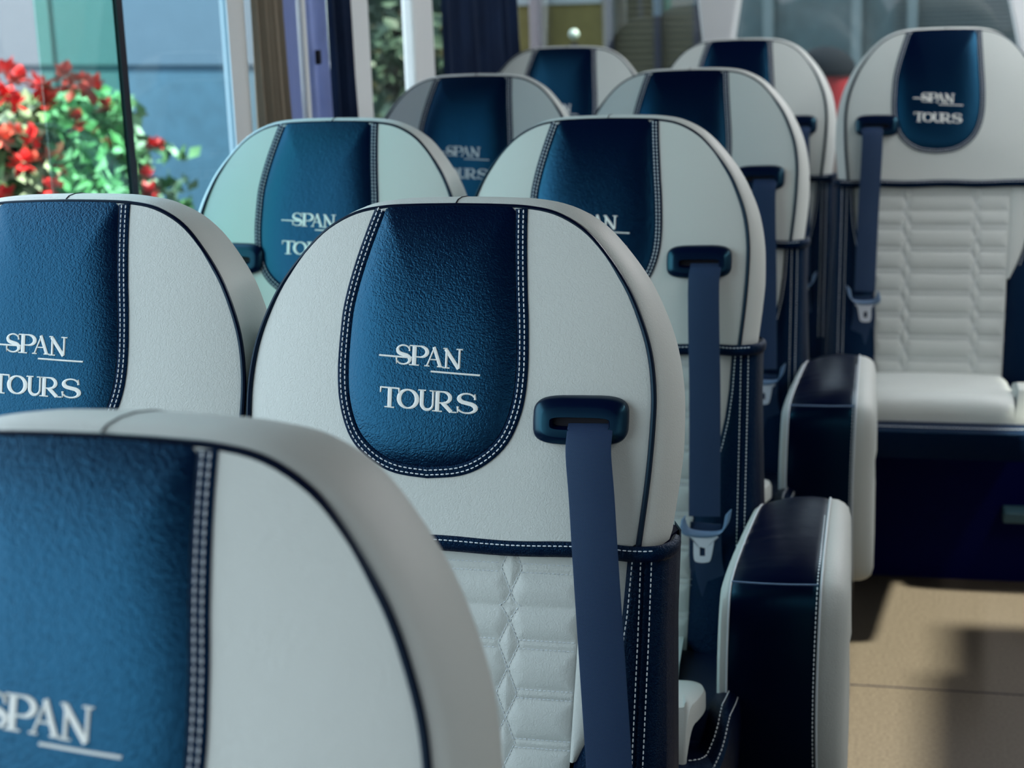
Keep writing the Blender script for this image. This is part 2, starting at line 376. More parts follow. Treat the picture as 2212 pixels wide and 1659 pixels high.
def seat_parts():
    """returns list of (name, builder, material, parent name or None, label)"""
    out = []
    # -- front panel of the headrest
    N = 160; mb = MB(); rows = []
    for t in (0.001, .12, .25, .38, .5, .62, .72, .8, .87, .93, .97, 1):
        rows.append([P3(HC[0]+HR[k]*t*math.cos(2*math.pi*k/N), HC[1]+HR[k]*t*math.sin(2*math.pi*k/N)) for k in range(N)])
    mb.loft(rows, True); out.append(('headrest_panel', mb, M_LIGHT, None, None))
    # -- side and back cover
    mb = MB(); prof = [(0, 0), (.0045, .0015), (.0105, .009), (.0155, .024), (.0185, .045), (.0175, .07), (.012, .092), (.002, .106), (-.02, .114), (-.07, .118)]
    ol = [(p[0], p[1]) for p in HO if p[1] > -.334]
    ol.sort(key=lambda p: math.atan2(p[1]-HC[1], p[0]-HC[0]) if math.atan2(p[1]-HC[1], p[0]-HC[0]) > -2.0 or p[0] > 0 else 9)
    hr = [(p[0], p[1]) for p in hs]; U = list(reversed(hr))[:-1] + [(-x, z) for x, z in hr]    # right-bottom over the top to left-bottom
    rows = []
    for o_, bck in prof:
        row = []
        for i, p in enumerate(U):
            a = U[max(0, i-1)]; b = U[min(len(U)-1, i+1)]
            tx, tz = b[0]-a[0], b[1]-a[1]; n = math.hypot(tx, tz)
            nx, nz = tz/n, -tx/n
            wide = .6+.75*min(1, max(0, -p[1])/.25)     # fuller towards the shoulders
            if nx < 0: wide *= 1+nx*.85 if o_ > 0 else 1
            x = p[0]+nx*o_*wide; z = p[1]+nz*o_*min(1, wide)
            if i in (0, len(U)-1): z = p[1]
            row.append((x, KZ(p[1])+bck*NB, z+bck*NZ*.6*max(0, min(1, (p[1]+.335)/.12))+FZ))
        rows.append(row)
    mb.loft(rows); mb.add(rows[-1], [tuple(range(len(U)))])
    bot = [r[0] for r in rows] + [r[-1] for r in reversed(rows)]; mb.add(bot, [tuple(range(len(bot)))])
    out.append(('headrest_cover', mb, M_LIGHT, None, None))
    # short seam over the top
    mb = MB(); c0 = U.index(min(U, key=lambda p: abs(p[0])+abs(p[1])))
    mb.tube([(x_, y_-.0003, z_+.0002) for x_, y_, z_ in [r[c0] for r in rows[1:7]]], .0007, 6); out.append(('top_seam', mb, M_FRAME, None, None))
    # piping all round
    mb = MB(); mb.tube([(p[0], KZ(p[1])-.0012, p[1]+FZ) for p in U], .0030, 8); out.append(('piping', mb, M_PIPE, None, 'dark piping along the edge of the headrest'))
    # -- dark centre band, its border strip and stitching
    mb = MB(); n = 160; rows = []
    for t in (.001, .2, .4, .6, .75, .85, .92, .965, 1):
        row = []
        for k in range(n):
            x = BC[0]+BIR[k]*t*math.cos(2*math.pi*k/n); z = BC[1]+BIR[k]*t*math.sin(2*math.pi*k/n)
            row.append((x, band_surf(x, z), z+FZ))
        rows.append(row)
    mb.loft(rows, True); out.append(('center_band', mb, M_DARK, None, 'dark leather centre band of the headrest'))
    mb = MB(); rows = []
    for f, o_ in ((-.02, -.001), (.0, .0012), (.25, .0026), (.49, .0022), (.52, .0022), (.75, .0026), (1, .0008), (1.05, -.001)):
        rows.append([(p[0]+(q[0]-p[0])*f, surf(p[0]+(q[0]-p[0])*f, p[1]+(q[1]-p[1])*f)-o_, p[1]+(q[1]-p[1])*f+FZ) for p, q in zip(BU, BI)])
    mb.loft(rows); out.append(('band_border', mb, M_TRIM, None, 'dark stitched border of the centre band'))
    mb = MB()
    for f in (.30, .68):
        mb.stitch([(p[0]+(q[0]-p[0])*f, surf(p[0]+(q[0]-p[0])*f, p[1]+(q[1]-p[1])*f)-.0028, p[1]+(q[1]-p[1])*f+FZ) for p, q in zip(BU, BI)])
    out.append(('stitching', mb, M_THREAD, 'band_border', 'pale double row of stitches'))
    out.append(('embroidery', lettering(), M_EMB, 'center_band', 'cream embroidered lettering'))
    # -- dark rolled trim under the headrest
    path = [(-.239, .034, -.338), (-.238, .012, -.338), (-.225, -.004, -.338)] + [(-.20+.4*i/16, 0, -.340+.0010*math.sin(i)) for i in range(17)] + [(.225, -.004, -.338), (.238, .012, -.338), (.239, .034, -.338)]
    path = [(x, K*-.338+y_-.001-(.006*(1-(x/.22)**4) if abs(x) < .22 else 0)*.8+(.004 if abs(x) < .2 else 0), z) for x, y_, z in path]
    mb = MB(); rows = []
    sp_ = spline(path, 3)
    for i, p in enumerate(sp_):
        a = sp_[max(0, i-1)]; b = sp_[min(len(sp_)-1, i+1)]; t = Vector((b.x-a.x, b.y-a.y, 0)).normalized(); nn = Vector((t.y, -t.x, 0))
        rows.append([p + nn*(.0052*math.cos(a_)+.002) + Vector((0, 0, .0085*math.sin(a_)+FZ)) for a_ in [2*math.pi*k/12 for k in range(12)]])
    mb.loft(rows, True, True, True); out.append(('bottom_trim', mb, M_TRIM, None, 'dark rolled leather edge under the headrest'))
    mb = MB(); sl_ = []
    for i, p in enumerate(sp_):
        a = sp_[max(0, i-1)]; b = sp_[min(len(sp_)-1, i+1)]; t = Vector((b.x-a.x, b.y-a.y, 0)).normalized(); nn = Vector((t.y, -t.x, 0))
        sl_.append(p+nn*.0066+Vector((0, 0, .0048+FZ)))
    mb.stitch(sl_[6:-6], .0055, .75, .0007); out.append(('stitching', mb, M_THREAD, 'bottom_trim', 'pale single row of stitches'))
    # -- quilted backrest
    mb = MB(); rows = []; z = -.330
    while z > -.790:
        q = qx(z); rows.append([(x*q, bk(x*q, z, quilt(x*q, z)), z+FZ) for x in [i/75 for i in range(-75, 76)]]); z -= .0023
    mb.loft(rows); out.append(('backrest_panel', mb, M_LIGHT, None, 'pale quilted backrest panel'))
    mb = MB()
    for xc in (-.076, .076):
        for s_ in (-1, 1):
            pts = []
            z = -.341
            while z > -.745:
                x = xc+s_*zig(z); pts.append((x, bk(x, z, .0009), z+FZ)); z -= .0039
            mb.stitch(pts, .0046, .72, .00045)
    for zw in WIDE:
        if abs(zw+.401) < .001 or zw < -.75: continue
        for o_ in (.0042, -.0042):
            for x0, x1 in ((-.146, -.088), (-.064, .064), (.088, .146)):
                mb.stitch([(x0+(x1-x0)*i/8, bk(x0+(x1-x0)*i/8, zw+o_, .0009), zw+o_+FZ) for i in range(9)], .0046, .72, .00045)
    out.append(('stitching', mb, M_THREAD, 'backrest_panel', 'pale quilting stitches'))
    mb = MB(); mb.tube([(-.148+.296*i/20, bk(-.148+.296*i/20, -.4005, -.0006), -.4005+FZ) for i in range(21)], .0009, 6)
    out.append(('cross_seam', mb, M_FRAME, 'backrest_panel', None))
    for s_ in (-1, 1):
        mb = MB(); rows = []; z = -.330
        while z > -.552:
            a, b = qx(z), max(bx(z), qx(z)+.0005)
            rows.append([(s_*(a+(b-a)*f), bk(a, z, .0035*math.sin(math.pi*min(1, f*1.1))**.6 + .001*(1-f)), z+FZ) for f in (0, .06, .15, .35, .6, .85, 1)]); z -= .006
        mb.loft(rows); out.append(('backrest_wing', mb, M_LIGHT, None, None))
        mb = MB(); rows = []; z = -.341
        while z > -.80:
            b = max(bx(z), qx(z)); low = min(1, max(0, (-.42-z)/.25)); y0 = bk(.15, z); g = .003+.022*low
            w_ = .237+.010*low
            X = [b-.002, b+.003, b+.4*(.209-b), .209, .2125, .216, .2195, .223, .232, w_, w_+.004, w_+.002, w_-.01]
            Y = [.002, -.003, -.004-g*.6, -.005-g*.7, -.003-g*.7, -.0045-g*.7, -.003-g*.7, -.0045-g*.6, -.001-g*.4, .008, .03, .07, .10]
            rows.append([(s_*x, y0+y_, z+FZ) for x, y_ in zip(X, Y)]); z -= .012
        mb.loft(rows); bol = ('side_bolster', mb, M_TRIM, None, 'dark leather side bolster'); out.append(bol)
        mb = MB()
        def by(z, o_): low = min(1, max(0, (-.42-z)/.25)); return bk(.15, z)-(.0036+(.003+.022*low)*.7)-o_
        for xx in (.2105, .2215):
            mb.stitch([(s_*xx, by(-.345-.01*i, .0012), -.345-.01*i+FZ) for i in range(38)], .0055, .7, .0007)
        mb.stitch([(s_*(max(bx(-.345-.01*i), qx(-.345-.01*i))+.006), by(-.345-.01*i, -.004+.00*i)-.0058-.003*0, -.345-.01*i+FZ) for i in range(18)], .0055, .7, .0007)
        out.append(('stitching', mb, M_THREAD, 'side_bolster', 'pale rows of stitches'))
    # -- shell behind
    mb = MB(); rows = []
    for z in (-.343, -.45, -.6, -.78, -.84):
        y0 = K*z+.012
        rows.append([(x, y0+y_, z+FZ) for x, y_ in ((-.225, .04), (-.235, .075), (-.22, .105), (0, .118), (.22, .105), (.235, .075), (.225, .04))])
    mb.loft(rows, True, True, True); out.append(('seat_shell', mb, M_SHELL, None, 'dark rear shell of the backrest'))
    # -- cushion: pale top, pale rounded lobe each side, dark surround
    def ct(y): return -.752+.05*(-.24-y)/.36                         # height of cushion top
    mb = MB(); rows = []
    for y, dz_ in [(-.20-.02*i, 0) for i in range(20)]+[(-.60, -.001), (-.62, -.006), (-.635, -.014), (-.645, -.026), (-.650, -.042), (-.651, -.060)]:
        zz = ct(y)+dz_
        rows.append([(x, y, zz+FZ+.004*(1-(x/.16)**2)-(.006 if abs(x) > .145 else 0)) for x in [q*(.88+.12*min(1, max(0, (-.2-y)/.25))) for q in (-.150, -.146, -.12, -.08, -.03, .03, .08, .12, .146, .150)]])
    mb.loft(rows); out.append(('seat_cushion', mb, M_LIGHT, None, 'pale seat cushion top'))
    for s_ in (-1, 1):
        mb = MB(); lob = [(.149, -.492), (.178, -.494), (.194, -.515), (.198, -.55), (.194, -.59), (.188, -.62), (.184, -.640), (.180, -.650), (.149, -.652)]
        ls = [(p.x, p.y) for p in spline(lob, 4)]
        cx, cy = .172, -.57; rows = []; dr = lambda y: .060*max(0, min(1.2, (-.605-y)/.045))**2
        for t, h in ((1, -.012), (1.0, .006), (.9, .014), (.6, .018), (.2, .019), (.001, .019)):
            rows.append([(s_*(cx+(x-cx)*t), cy+(y-cy)*t, ct(cy+(y-cy)*t)+h-dr(cy+(y-cy)*t)+FZ) for x, y in ls])
        mb.loft(rows, True); out.append(('cushion_lobe', mb, M_LIGHT, 'seat_cushion', None))
    mb = MB()
    ou = [(-.232, -.16), (-.238, -.40), (-.236, -.54), (-.224, -.63), (-.185, -.676), (0, -.686), (.185, -.676), (.224, -.63), (.236, -.54), (.238, -.40), (.232, -.16)]
    os_ = [(p.x, p.y) for p in spline(ou, 5)]
    rows = []
    fr_ = lambda y: -.048*max(0, min(1, (-.57-y)/.07))
    for t, dz in ((.86, -.020), (.90, -.014), (.95, -.010), (.98, -.013), (1, -.024), (1.0, -.07), (.985, -.115), (.9, -.125)):
        rows.append([(x*t, -.16+(y+.16)*t, ct(y)+dz+(fr_(y) if dz > -.05 else fr_(y)*.3)+FZ) for x, y in os_])
    mb.loft(rows); mb.add(rows[0], [tuple(range(len(os_)))]); mb.add(rows[-1], [tuple(range(len(os_)))])
    out.append(('cushion_surround', mb, M_TRIM, None, 'dark leather sides and front of the cushion'))
    mb = MB()
    for t in (.935, .985):
        mb.stitch([(x*t, -.16+(y+.16)*t, ct(y)+fr_(y)+(-.0095 if t < .95 else -.0150)+FZ) for x, y in os_[6:-6]], .0065, .7, .0009)
    out.append(('stitching', mb, M_THREAD, 'cushion_surround', 'pale curved rows of stitches'))
    # -- base: box frame and two floor legs
    mb = MB(); mb.box(-.20, .20, -.52, -.10, .22, .315); out.append(('seat_frame', mb, M_FRAME, None, 'dark metal frame under the cushion'))
    for y in (-.44, -.18):
        mb = MB(); mb.box(-.17, .17, y-.02, y+.02, .004, .03); mb.box(-.03, .03, y-.025, y+.025, .03, .22); out.append(('leg', mb, M_FRAME, None, None))
    return [tuple(p)+(p[0] in ('headrest_cover', 'bottom_trim', 'side_bolster', 'seat_shell', 'cushion_lobe', 'cushion_surround') or p[3] in ('bottom_trim', 'side_bolster', 'cushion_surround'),) for p in out]
def squeeze(parts):
    for p in parts:
        if p[5] and p[0] != 'headrest_cover':
            lim, f = (.190, .12) if 'cushion_surround' in (p[0], p[3]) else (.203, .25)
            p[1].v = [(-(lim+(-x-lim)*f) if x < -lim else x, y, z) for x, y, z in p[1].v]
    return parts
def guide_parts():
    """belt guide, webbing, tongue; on the +x shoulder"""
    out = []; gx, gz = .1465, -.2115
    def loop(hw, hh, off, dx=0, dz=0, n=40, e=.5):
        r = []
        for k in range(n):
            a = 2*math.pi*k/n; c, s_ = math.cos(a), math.sin(a)
            x = gx+dx+hw*math.copysign(abs(c)**e, c); z = gz+dz+hh*math.copysign(abs(s_)**e, s_)
            r.append((x, surf(gx, gz)+K*(z-gz)*.95-.0035-off+(x-gx)*.03, z+FZ))
        return r
    mb = MB()
    mb.loft([loop(.0485, .0235, -.006), loop(.0485, .0235, .002), loop(.0465, .0220, .0055), loop(.0395, .0160, .0095), loop(.0375, .0145, .0100), loop(.0310, .0062, .0100, .001, -.001, e=.45), loop(.0290, .0050, .0060, .001, -.001, e=.45), loop(.0285, .0045, .001, .001, -.001, e=.45)], True)
    out.append(('belt_guide', mb, M_PLAS, None, 'black plastic belt guide'))
    mb = MB(); l_ = loop(.0285, .0045, .0015, .001, -.001, e=.45); mb.add(l_, [tuple(range(len(l_)))]); out.append(('slot', mb, M_SLOT, 'belt_guide', None))
    return out
def ribbon3(mb, path, wdt=.0465, th=.0013, twist=None):
    rows = []; P = [Vector(p) for p in path]
    for i, p in enumerate(P):
        a = P[max(0, i-1)]; b = P[min(len(P)-1, i+1)]; t = (b-a).normalized()
        sd_ = Vector((1, .0, 0)); 
        if twist: sd_ = Vector((math.cos(twist[i]), math.sin(twist[i]), 0))
        sd_ = (sd_ - t*sd_.dot(t)).normalized(); nn = sd_.cross(t).normalized()
        h = wdt/2
        rows.append([p-sd_*h, p-sd_*h*.9+nn*th/2, p+nn*th*.6, p+sd_*h*.9+nn*th/2, p+sd_*h, p+sd_*h*.9-nn*th/2, p-nn*th*.6, p-sd_*h*.9-nn*th/2])
    mb.loft(rows, True, True, True)
def belt_parts(kind):
    out = []; g = surf(.144, -.212)
    def fy(z): return (K*z-.0275 if z > -.37 else K*z-.024)
    if kind == 'slant': pts = [(.158, -.2135), (.1585, -.222), (.159, -.24), (.164, -.28), (.170, -.336), (.181, -.44), (.193, -.545), (.201, -.62)]; tz = -.63; tx = .203
    else: pts = [(.157, -.2135), (.157, -.222), (.1555, -.24), (.157, -.30), (.160, -.38), (.162, -.46), (.164, -.57)]; tz = -.580; tx = .164
    P = []
    for i, (x, z) in enumerate(pts):
        off = {0: .0065, 1: .0150}.get(i, None)
        y = (g+K*(z+.212)-off) if off is not None else fy(z)-.002
        P.append((x, y, z+FZ))
    P = [tuple(p) for p in spline(P, 4)]
    mb = MB(); ribbon3(mb, P); out.append(('seat_belt', mb, M_WEB, None, 'navy webbing hanging from the belt guide'))
    y = fy(tz)-.004
    # lap part: two folded strands running down beside the cushion
    mb = MB(); ribbon3(mb, [tuple(p) for p in spline([(tx+.004, y+.002, tz+FZ), (tx+.006, y-.004, tz-.06+FZ), (tx+.022, y-.012, tz-.12+FZ), (.222, y-.02, -.79+FZ)], 5)], .042)
    ribbon3(mb, [tuple(p) for p in spline([(tx-.004, y+.006, tz+FZ), (tx-.006, y+.010, tz-.07+FZ), (tx+.012, y+.004, -.755+FZ)], 5)], .034)
    out.append(('lap_strap', mb, M_WEB, 'seat_belt', None))
    # tongue: plastic saddle with upturned end, steel blade with a slot
    mb = MB(); rows = []
    sad = [(-.030, .010), (-.031, -.002), (-.024, -.012), (0, -.015), (.022, -.012), (.032, .000), (.036, .020)]
    for i, p in enumerate(spline([(a, 0, b) for a, b in sad], 5)):
        f = .0055 if i > 3 else .004
        rows.append([(tx+p.x+f*.9*math.cos(a_), y-.003+.006*math.sin(a_), tz+p.z+f*math.cos(a_)+FZ) for a_ in [2*math.pi*k/8 for k in range(8)]])
    mb.loft(rows, True, True, True); out.append(('belt_tongue', mb, M_TPL, 'seat_belt', 'grey-blue plastic latch holder'))
    mb = MB(); bl = [(-.021, -.020), (-.016, -.024), (-.0155, -.050), (-.011, -.058), (.004, -.058), (.010, -.052), (.0155, -.024), (.021, -.019)]
    o_ = [(p.x, p.z) for p in spline([(a, 0, b) for a, b in bl], 4)] + [(.018, -.014), (-.018, -.014)]
    i_ = [(-.0065, -.034), (-.0065, -.0485), (.0015, -.0485), (.0015, -.034)]
    cx, cz = -.0025, -.041
    def ring(L, t): return [(tx+x, y-.004+t, tz+z+FZ) for x, z in L]
    # match the slot to the outline by angle
    sl_ = []
    for x, z in o_:
        a = math.atan2(z-cz, x-cx); c, s_ = math.cos(a), math.sin(a)
        k = min(.0040/max(abs(c), 1e-6), .0075/max(abs(s_), 1e-6)); sl_.append((cx+c*k, cz+s_*k))
    mb.loft([ring(sl_, .0012), ring(o_, .0012), ring(o_, -.0012), ring(sl_, -.0012), ring(sl_, .0012)], True)
    out.append(('latch_blade', mb, M_TONGUE, 'seat_belt', 'pale steel latch blade'))
    return out
def arm_parts():
    out = []
    pr_ = [(-.115, -.80), (-.112, -.62), (-.125, -.570), (-.17, -.548), (-.26, -.546), (-.37, -.552), (-.435, -.564), (-.466, -.590), (-.474, -.66), (-.472, -.78), (-.462, -.865), (-.44, -.912), (-.39, -.922), (-.25, -.90), (-.15, -.86)]
    L = [(p.x, p.y) for p in spline(pr_, 9, True)]; cy, cz = -.30, -.72
    def sec(x, t, dz=0):
        r = []
        for y, z in L:
            up_ = max(0, min(1, (z+.66)/.10)); bk_ = max(0, min(1, (y+.45)/.30))
            xx = x+(.350-x)*.17*up_*bk_; e_ = (x-.325)/.115
            r.append((xx+.004*math.sin((z+.6)*9), cy+(y-cy)*t, cz+(z-cz)*t-.016*up_*e_*e_+.0018*up_*math.sin(y*330+x*40)*math.exp(-((x-.245)/.035)**2-((y+.35)/.06)**2)+FZ))
        return r
    mb = MB(); mb.loft([sec(.222, .985), sec(.226, .995), sec(.24, 1.0), sec(.262, 1.008), sec(.285, 1.010), sec(.31, 1.008), (sec(.33, 1.0)), sec(.3385, .993), sec(.342, .983)], True)
    out.append(('armrest_pad', mb, M_ARM, None, 'black leather armrest with pale sides'))
    mb = MB(); mb.loft([sec(.225, .988), sec(.219, .990), sec(.213, .982), sec(.209, .95), sec(.208, .80), sec(.208, .3)], True, False, True); out.append(('armrest_side', mb, M_LIGHT, 'armrest_pad', 'pale leather side'))
    mb = MB(); mb.loft([sec(.339, .986), sec(.345, .995), sec(.356, .993), sec(.367, .975), sec(.375, .945), sec(.379, .88), sec(.380, .6), sec(.380, .2)], True, False, True); out.append(('armrest_side', mb, M_LIGHT, 'armrest_pad', 'pale leather side'))
    mb = MB(); mb.tube(sec(.3425, .999), .0016, 6, True); mb.tube(sec(.2225, .995), .0014, 6, True); out.append(('armrest_piping', mb, M_THREAD, 'armrest_pad', None))
    mb = MB(); mb.stitch([p for p in sec(.3375, 1.006)][36:100], .0065, .7, .0009); out.append(('stitching', mb, M_THREAD, 'armrest_pad', None))
    mb = MB(); mb.tube([(.226+.113*i/10+.0005, -.4655-.0035*math.sin(math.pi*i/10), -.572+FZ) for i in range(11)], .0013, 6); out.append(('front_seam', mb, M_TPL, 'armrest_pad', None))
    mb = MB(); mb.box(.225, .34, -.40, -.14, -.99+FZ, -.87+FZ); mb.box(.17, .30, -.30, -.16, -.95+FZ, -.90+FZ); out.append(('armrest_bracket', mb, M_FRAME, None, None))
    return out

cache = {}
def mesh_obj(key, name, mb, material, parent, mirror):
    k = (key, mirror)
    if k not in cache:
        o = mb.build(name, material, parent, mirror=mirror); cache[k] = o.data
    else:
        o = bpy.data.objects.new(name, cache[k]); C.objects.link(o); o.parent = parent
    return o
BASE, GUIDE, BELTS, ARM = squeeze(seat_parts()), guide_parts(), {k: belt_parts(k) for k in ('slant', 'plain')}, arm_parts()
def coach_seat(label, loc, rz, side=1, belt='plain', arm=False, legs=True):
    t = thing('coach_seat', label, 'seat', loc, rz, 'leather coach seats in rows')
    for setname, parts, mir in (('base', BASE, False), ('guide', GUIDE, side < 0), ('belt'+belt, BELTS[belt], side < 0), ('arm', ARM if arm else [], side < 0)):
        made = {}
        for i, part in enumerate(parts):
            n, mb, m_, par, lab = part[:5]
            if n in ('leg', 'seat_frame') and not legs: continue
            o = mesh_obj((setname, i), n, mb, m_, made[par] if par else t, mir or (side < 0 and len(part) > 5 and part[5]))
            if lab: o['label'] = lab
            if par is None: made[n] = o
    return t
def at(x, y, z): return (x, y, z)
coach_seat('pale coach seat nearest the camera, cropped at the bottom left, logo cut by the frame', (.0030, -.8520, -.0120), -.06377, 1, 'plain', True)
coach_seat('pale coach seat in sharp focus at the middle with all its lettering in view', (-.00821, -.00217, -.0018), -.02334, 1, 'slant', True)
coach_seat('aisle coach seat directly behind the sharply focused one, armrest lowest of the two in view', (-.00762, .89556, -.0032), .02355, 1, 'plain', True)
coach_seat('aisle coach seat third back, its armrest the upper of the two in view', (-.00103, 1.78660, .0037), .02618, 1, 'plain', True)
coach_seat('rearmost aisle coach seat just left of the facing rear centre seat', (.00333, 2.73765, .0086), .00665, 1, 'plain', False, False)
coach_seat('window coach seat at the left edge beneath the red flowers, lettering showing', (-.4548, -.00055, .003), .02087, -1, 'plain', False)
coach_seat('window coach seat below the brown and lavender curtains, belt guide peeking at its left', (-.4530, .89598, -.0018), .00064, -1, 'plain', False)
coach_seat('window coach seat with bright blue centre band below the white window pillar', (-.4465, 1.79057, 0), .00683, -1, 'plain', False)
coach_seat('farthest window coach seat in front of the dark rear curtain', (-.4460, 2.73715, -.0008), -.00228, -1, 'plain', False, False)
coach_seat('rear centre coach seat facing the aisle, quilted backrest and cushion in full view', (.50192, 2.39749, .0406), -.00375, -1, 'plain', False, False)
coach_seat('coach seat at the right frame edge beside the rear centre seat', (.962, 2.74, .0086), 0, 1, 'plain', False, False)

# ------------------------------------------------------------------ coach shell (x -.76 .. 1.71, y -2.8 .. 3.6)
XL, XR, YF, YR, ZC = -.745, 1.71, -2.8, 3.6, 2.12
SILL, HEAD = .84, 1.92
struct('floor', MB().box(XL-.1, XR+.1, YF, YR+.1, -.06, 0), M_FLOOR, smooth=False)
struct('ceiling', MB().box(XL-.1, XR+.1, YF, YR+.1, ZC, ZC+.06), M_CEIL, smooth=False)
struct('wall_left', MB().box(XL-.08, XL, YF, YR, 0, SILL).box(XL-.08, XL, YF, YR, HEAD, ZC), M_WALL, smooth=False)
struct('wall_right', MB().box(XR, XR+.08, YF, YR, 0, SILL).box(XR, XR+.08, YF, YR, HEAD, ZC).box(XR, XR+.08, 3.3, YR, SILL, HEAD).box(XR, XR+.08, -1.0, .55, SILL, HEAD).box(XR, XR+.08, 2.14, 2.7, SILL, HEAD).box(XR, XR+.08, .90, 1.88, SILL, 1.52).box(XR, XR+.08, 1.15, 1.62, 1.52, 1.57), M_WALL, smooth=False)  # out of view; blocks between the windows added to shape sun on the floor
struct('wall_rear', MB().box(XL, XR, YR, YR+.08, 0, .86).box(XL, XR, YR, YR+.08, 1.95, ZC), M_WALL, smooth=False)
struct('wall_front', MB().box(XL-.08, XR+.08, YF-.1, YF, 0, .80).box(XL-.08, XR+.08, YF-.1, YF, 1.85, ZC), M_WALL, smooth=False)
struct('trim_1', MB().box(XL-.012, XL+.003, 1.205, 1.285, SILL, HEAD), M_WHITE, smooth=False)          # pale window edge
struct('trim_2', MB().box(XL-.03, XL+.004, 2.37, 2.54, SILL-.02, HEAD), M_WHITE, bevel=.01)           # white pillar
struct('trim_4', MB().box(XL-.02, XL+.02, YF, YR, SILL-.03, SILL), M_WHITE, smooth=False)
# rear window pillars, wider at the top
for i, (a0, a1, b0, b1) in enumerate(((-.172, -.128, -.285, .035), (.742, .95, .51, 1.15))):
    mb = MB(); mb.loft([[(p, YR-.10, zz), (q, YR-.10, zz), (q, YR+.02, zz), (p, YR+.02, zz)] for p, q, zz in ((a0, a1, .98), (b0, b1, 2.0))], True, True, True)
    struct('trim_%d' % (5+i), mb, M_WHITE, smooth=False, bevel=.008)
struct('trim_11', MB().box(XL-.03, XL+.004, 1.875, 2.02, SILL-.02, HEAD), M_WHITE, bevel=.01)
struct('window_1', MB().box(XL-.004, XL, YF, .52, SILL, HEAD), M_GLASS, smooth=False)
struct('window_2', MB().box(XL-.004, XL, .52, .768, SILL, HEAD), M_GREEN, smooth=False)
struct('window_3', MB().box(XL-.004, XL, .79, 1.205, SILL, HEAD), M_BLUE, smooth=False)
struct('window_4', MB().box(XL-.004, XL, 1.30, 2.40, SILL, HEAD), M_GLASS, smooth=False)
struct('window_5', MB().box(XL-.004, XL, 2.5, YR-.1, SILL, HEAD), M_GLASS, smooth=False)
struct('window_6', MB().box(XL, XR, YR+.03, YR+.035, .86, 1.95), M_GLASS, smooth=False)
struct('window_7', MB().box(XR+.045, XR+.05, YF, 3.3, SILL, HEAD), M_GLASS, smooth=False)
struct('trim_7', MB().box(XL-.004, XL+.003, .768, .788, SILL, HEAD), M_RUB, smooth=False)             # black rubber joint
struct('trim_12', MB().box(XL, XR, 1.493, 1.497, 0, .0006).box(XL, XR, .3, .304, 0, .0006), M_RUB, smooth=False)
struct('trim_8', MB().box(XL, XR, 2.12, YR, 0, .395), M_BLK, smooth=False)                           # dark rear platform
for i, (x, ya) in enumerate(((1.10, 1.80), (1.50, -.8))):  # glowing ceiling strips, added out of view to fill the rear seats
    lamp = struct('trim_%d' % (9+i), MB().box(x-.05, x+.05, ya, YR-.1, ZC-.02, ZC), mat('added_fill_strip_%d' % i, (.8, .8, .8), emis=((.98, .97, 1), (33, 15)[i])), smooth=False)

# ------------------------------------------------------------------ curtains and rail
def curtain(name, y0, y1, x, amp, pleats, z0, z1, material, label, hook=False):
    mb = MB(); n = pleats*10; fr = []
    for k in range(n+1):
        y = y0+(y1-y0)*k/n; xx = x+amp*math.sin(2*math.pi*k/10)+amp*.35*math.sin(1.7*k)
        fr.append((xx, y))
    loop = fr + [(a-.004, b) for a, b in reversed(fr)]
    rows = []
    for i in range(9):
        z = z0+(z1-z0)*i/8; s_ = 1+.03*math.sin(i*1.3)
        rows.append([(a+(a-x)*.25*math.sin(i), y0+(b-y0)*s_, z) for a, b in loop])
    mb.loft(rows, True, True, True)
    return tag(mb.build(name, material), label, 'curtain')
curtain('window_curtain', 1.288, 1.450, XL+.018, .009, 5, SILL-.1, HEAD, M_BROWN, 'brown pleated curtain gathered beside the left window')
curtain('window_curtain', 1.450, 1.535, XL+.012, .002, 1, SILL-.1, HEAD, M_LAV, 'plain lavender curtain strip between brown curtain and thin white rail')
curtain('window_curtain', 1.566, 1.690, XL+.018, .009, 2, SILL-.1, HEAD, M_LAVP, 'patterned lavender curtain right of the thin white rail')
curtain('window_curtain', 1.705, 1.850, XL+.018, .010, 3, SILL-.1, HEAD, M_NAVY, 'narrow navy curtain left of the bright pale window strip')
curtain('window_curtain', 2.56, 3.40, XL+.022, .012, 9, SILL-.1, HEAD, M_NAVY, 'wide dark navy curtain in the rear left corner')
r_ = MB(); r_.box(XL+.006, XL+.022, 1.538, 1.560, SILL-.1, HEAD)
tag(r_.build('curtain_rail', M_WHITE, bevel=.003), 'thin upright white rail between the lavender curtains', 'rail')
tag(MB().box(XL+.030, XL+.040, 1.572, 1.584, FZ+.04, FZ+.068).build('curtain_clip', M_FRAME, bevel=.002), 'small dark clip fixed beside the thin white rail', 'clip')

# ------------------------------------------------------------------ outdoors
GZ = -1.0
def mb_ray(u, v, ax, val):
    d = fw + r2*((u-1106)/F_PX) - u2*((v-829.5)/F_PX); t = (val-CAM[ax])/d[ax]; return CAM+d*t
M_PAN = mat('blue_grey_panels', (.18, .235, .275), .35, .5, var=.10)
M_PAN2 = mat('pale_panels', (.25, .28, .31), .4, .5, var=.05)
M_JOINT = mat('panel_joint', (.08, .13, .17), .7, .2)
struct('floor_yard', MB().box(-16, 14, -10, 26, GZ-.1, GZ), mat('paved_yard', (.06, .06, .056), .9, .1, var=.2), smooth=False)
ZJ = FZ-.32
A_ = mb_ray(60, 148, 2, ZJ); B_ = mb_ray(490, 148, 2, ZJ)          # the long horizontal joint of the facade
dv = (B_-A_).normalized(); bang = math.atan2(dv.y, dv.x)
b_ = thing('building', 'pale blue panelled building seen through the left window', 'building', (A_.x, A_.y, GZ), bang)
ju = (B_-A_).length
def child(mb, name, m_, par, **k):
    o = mb.build(name, m_, par, **k); return o
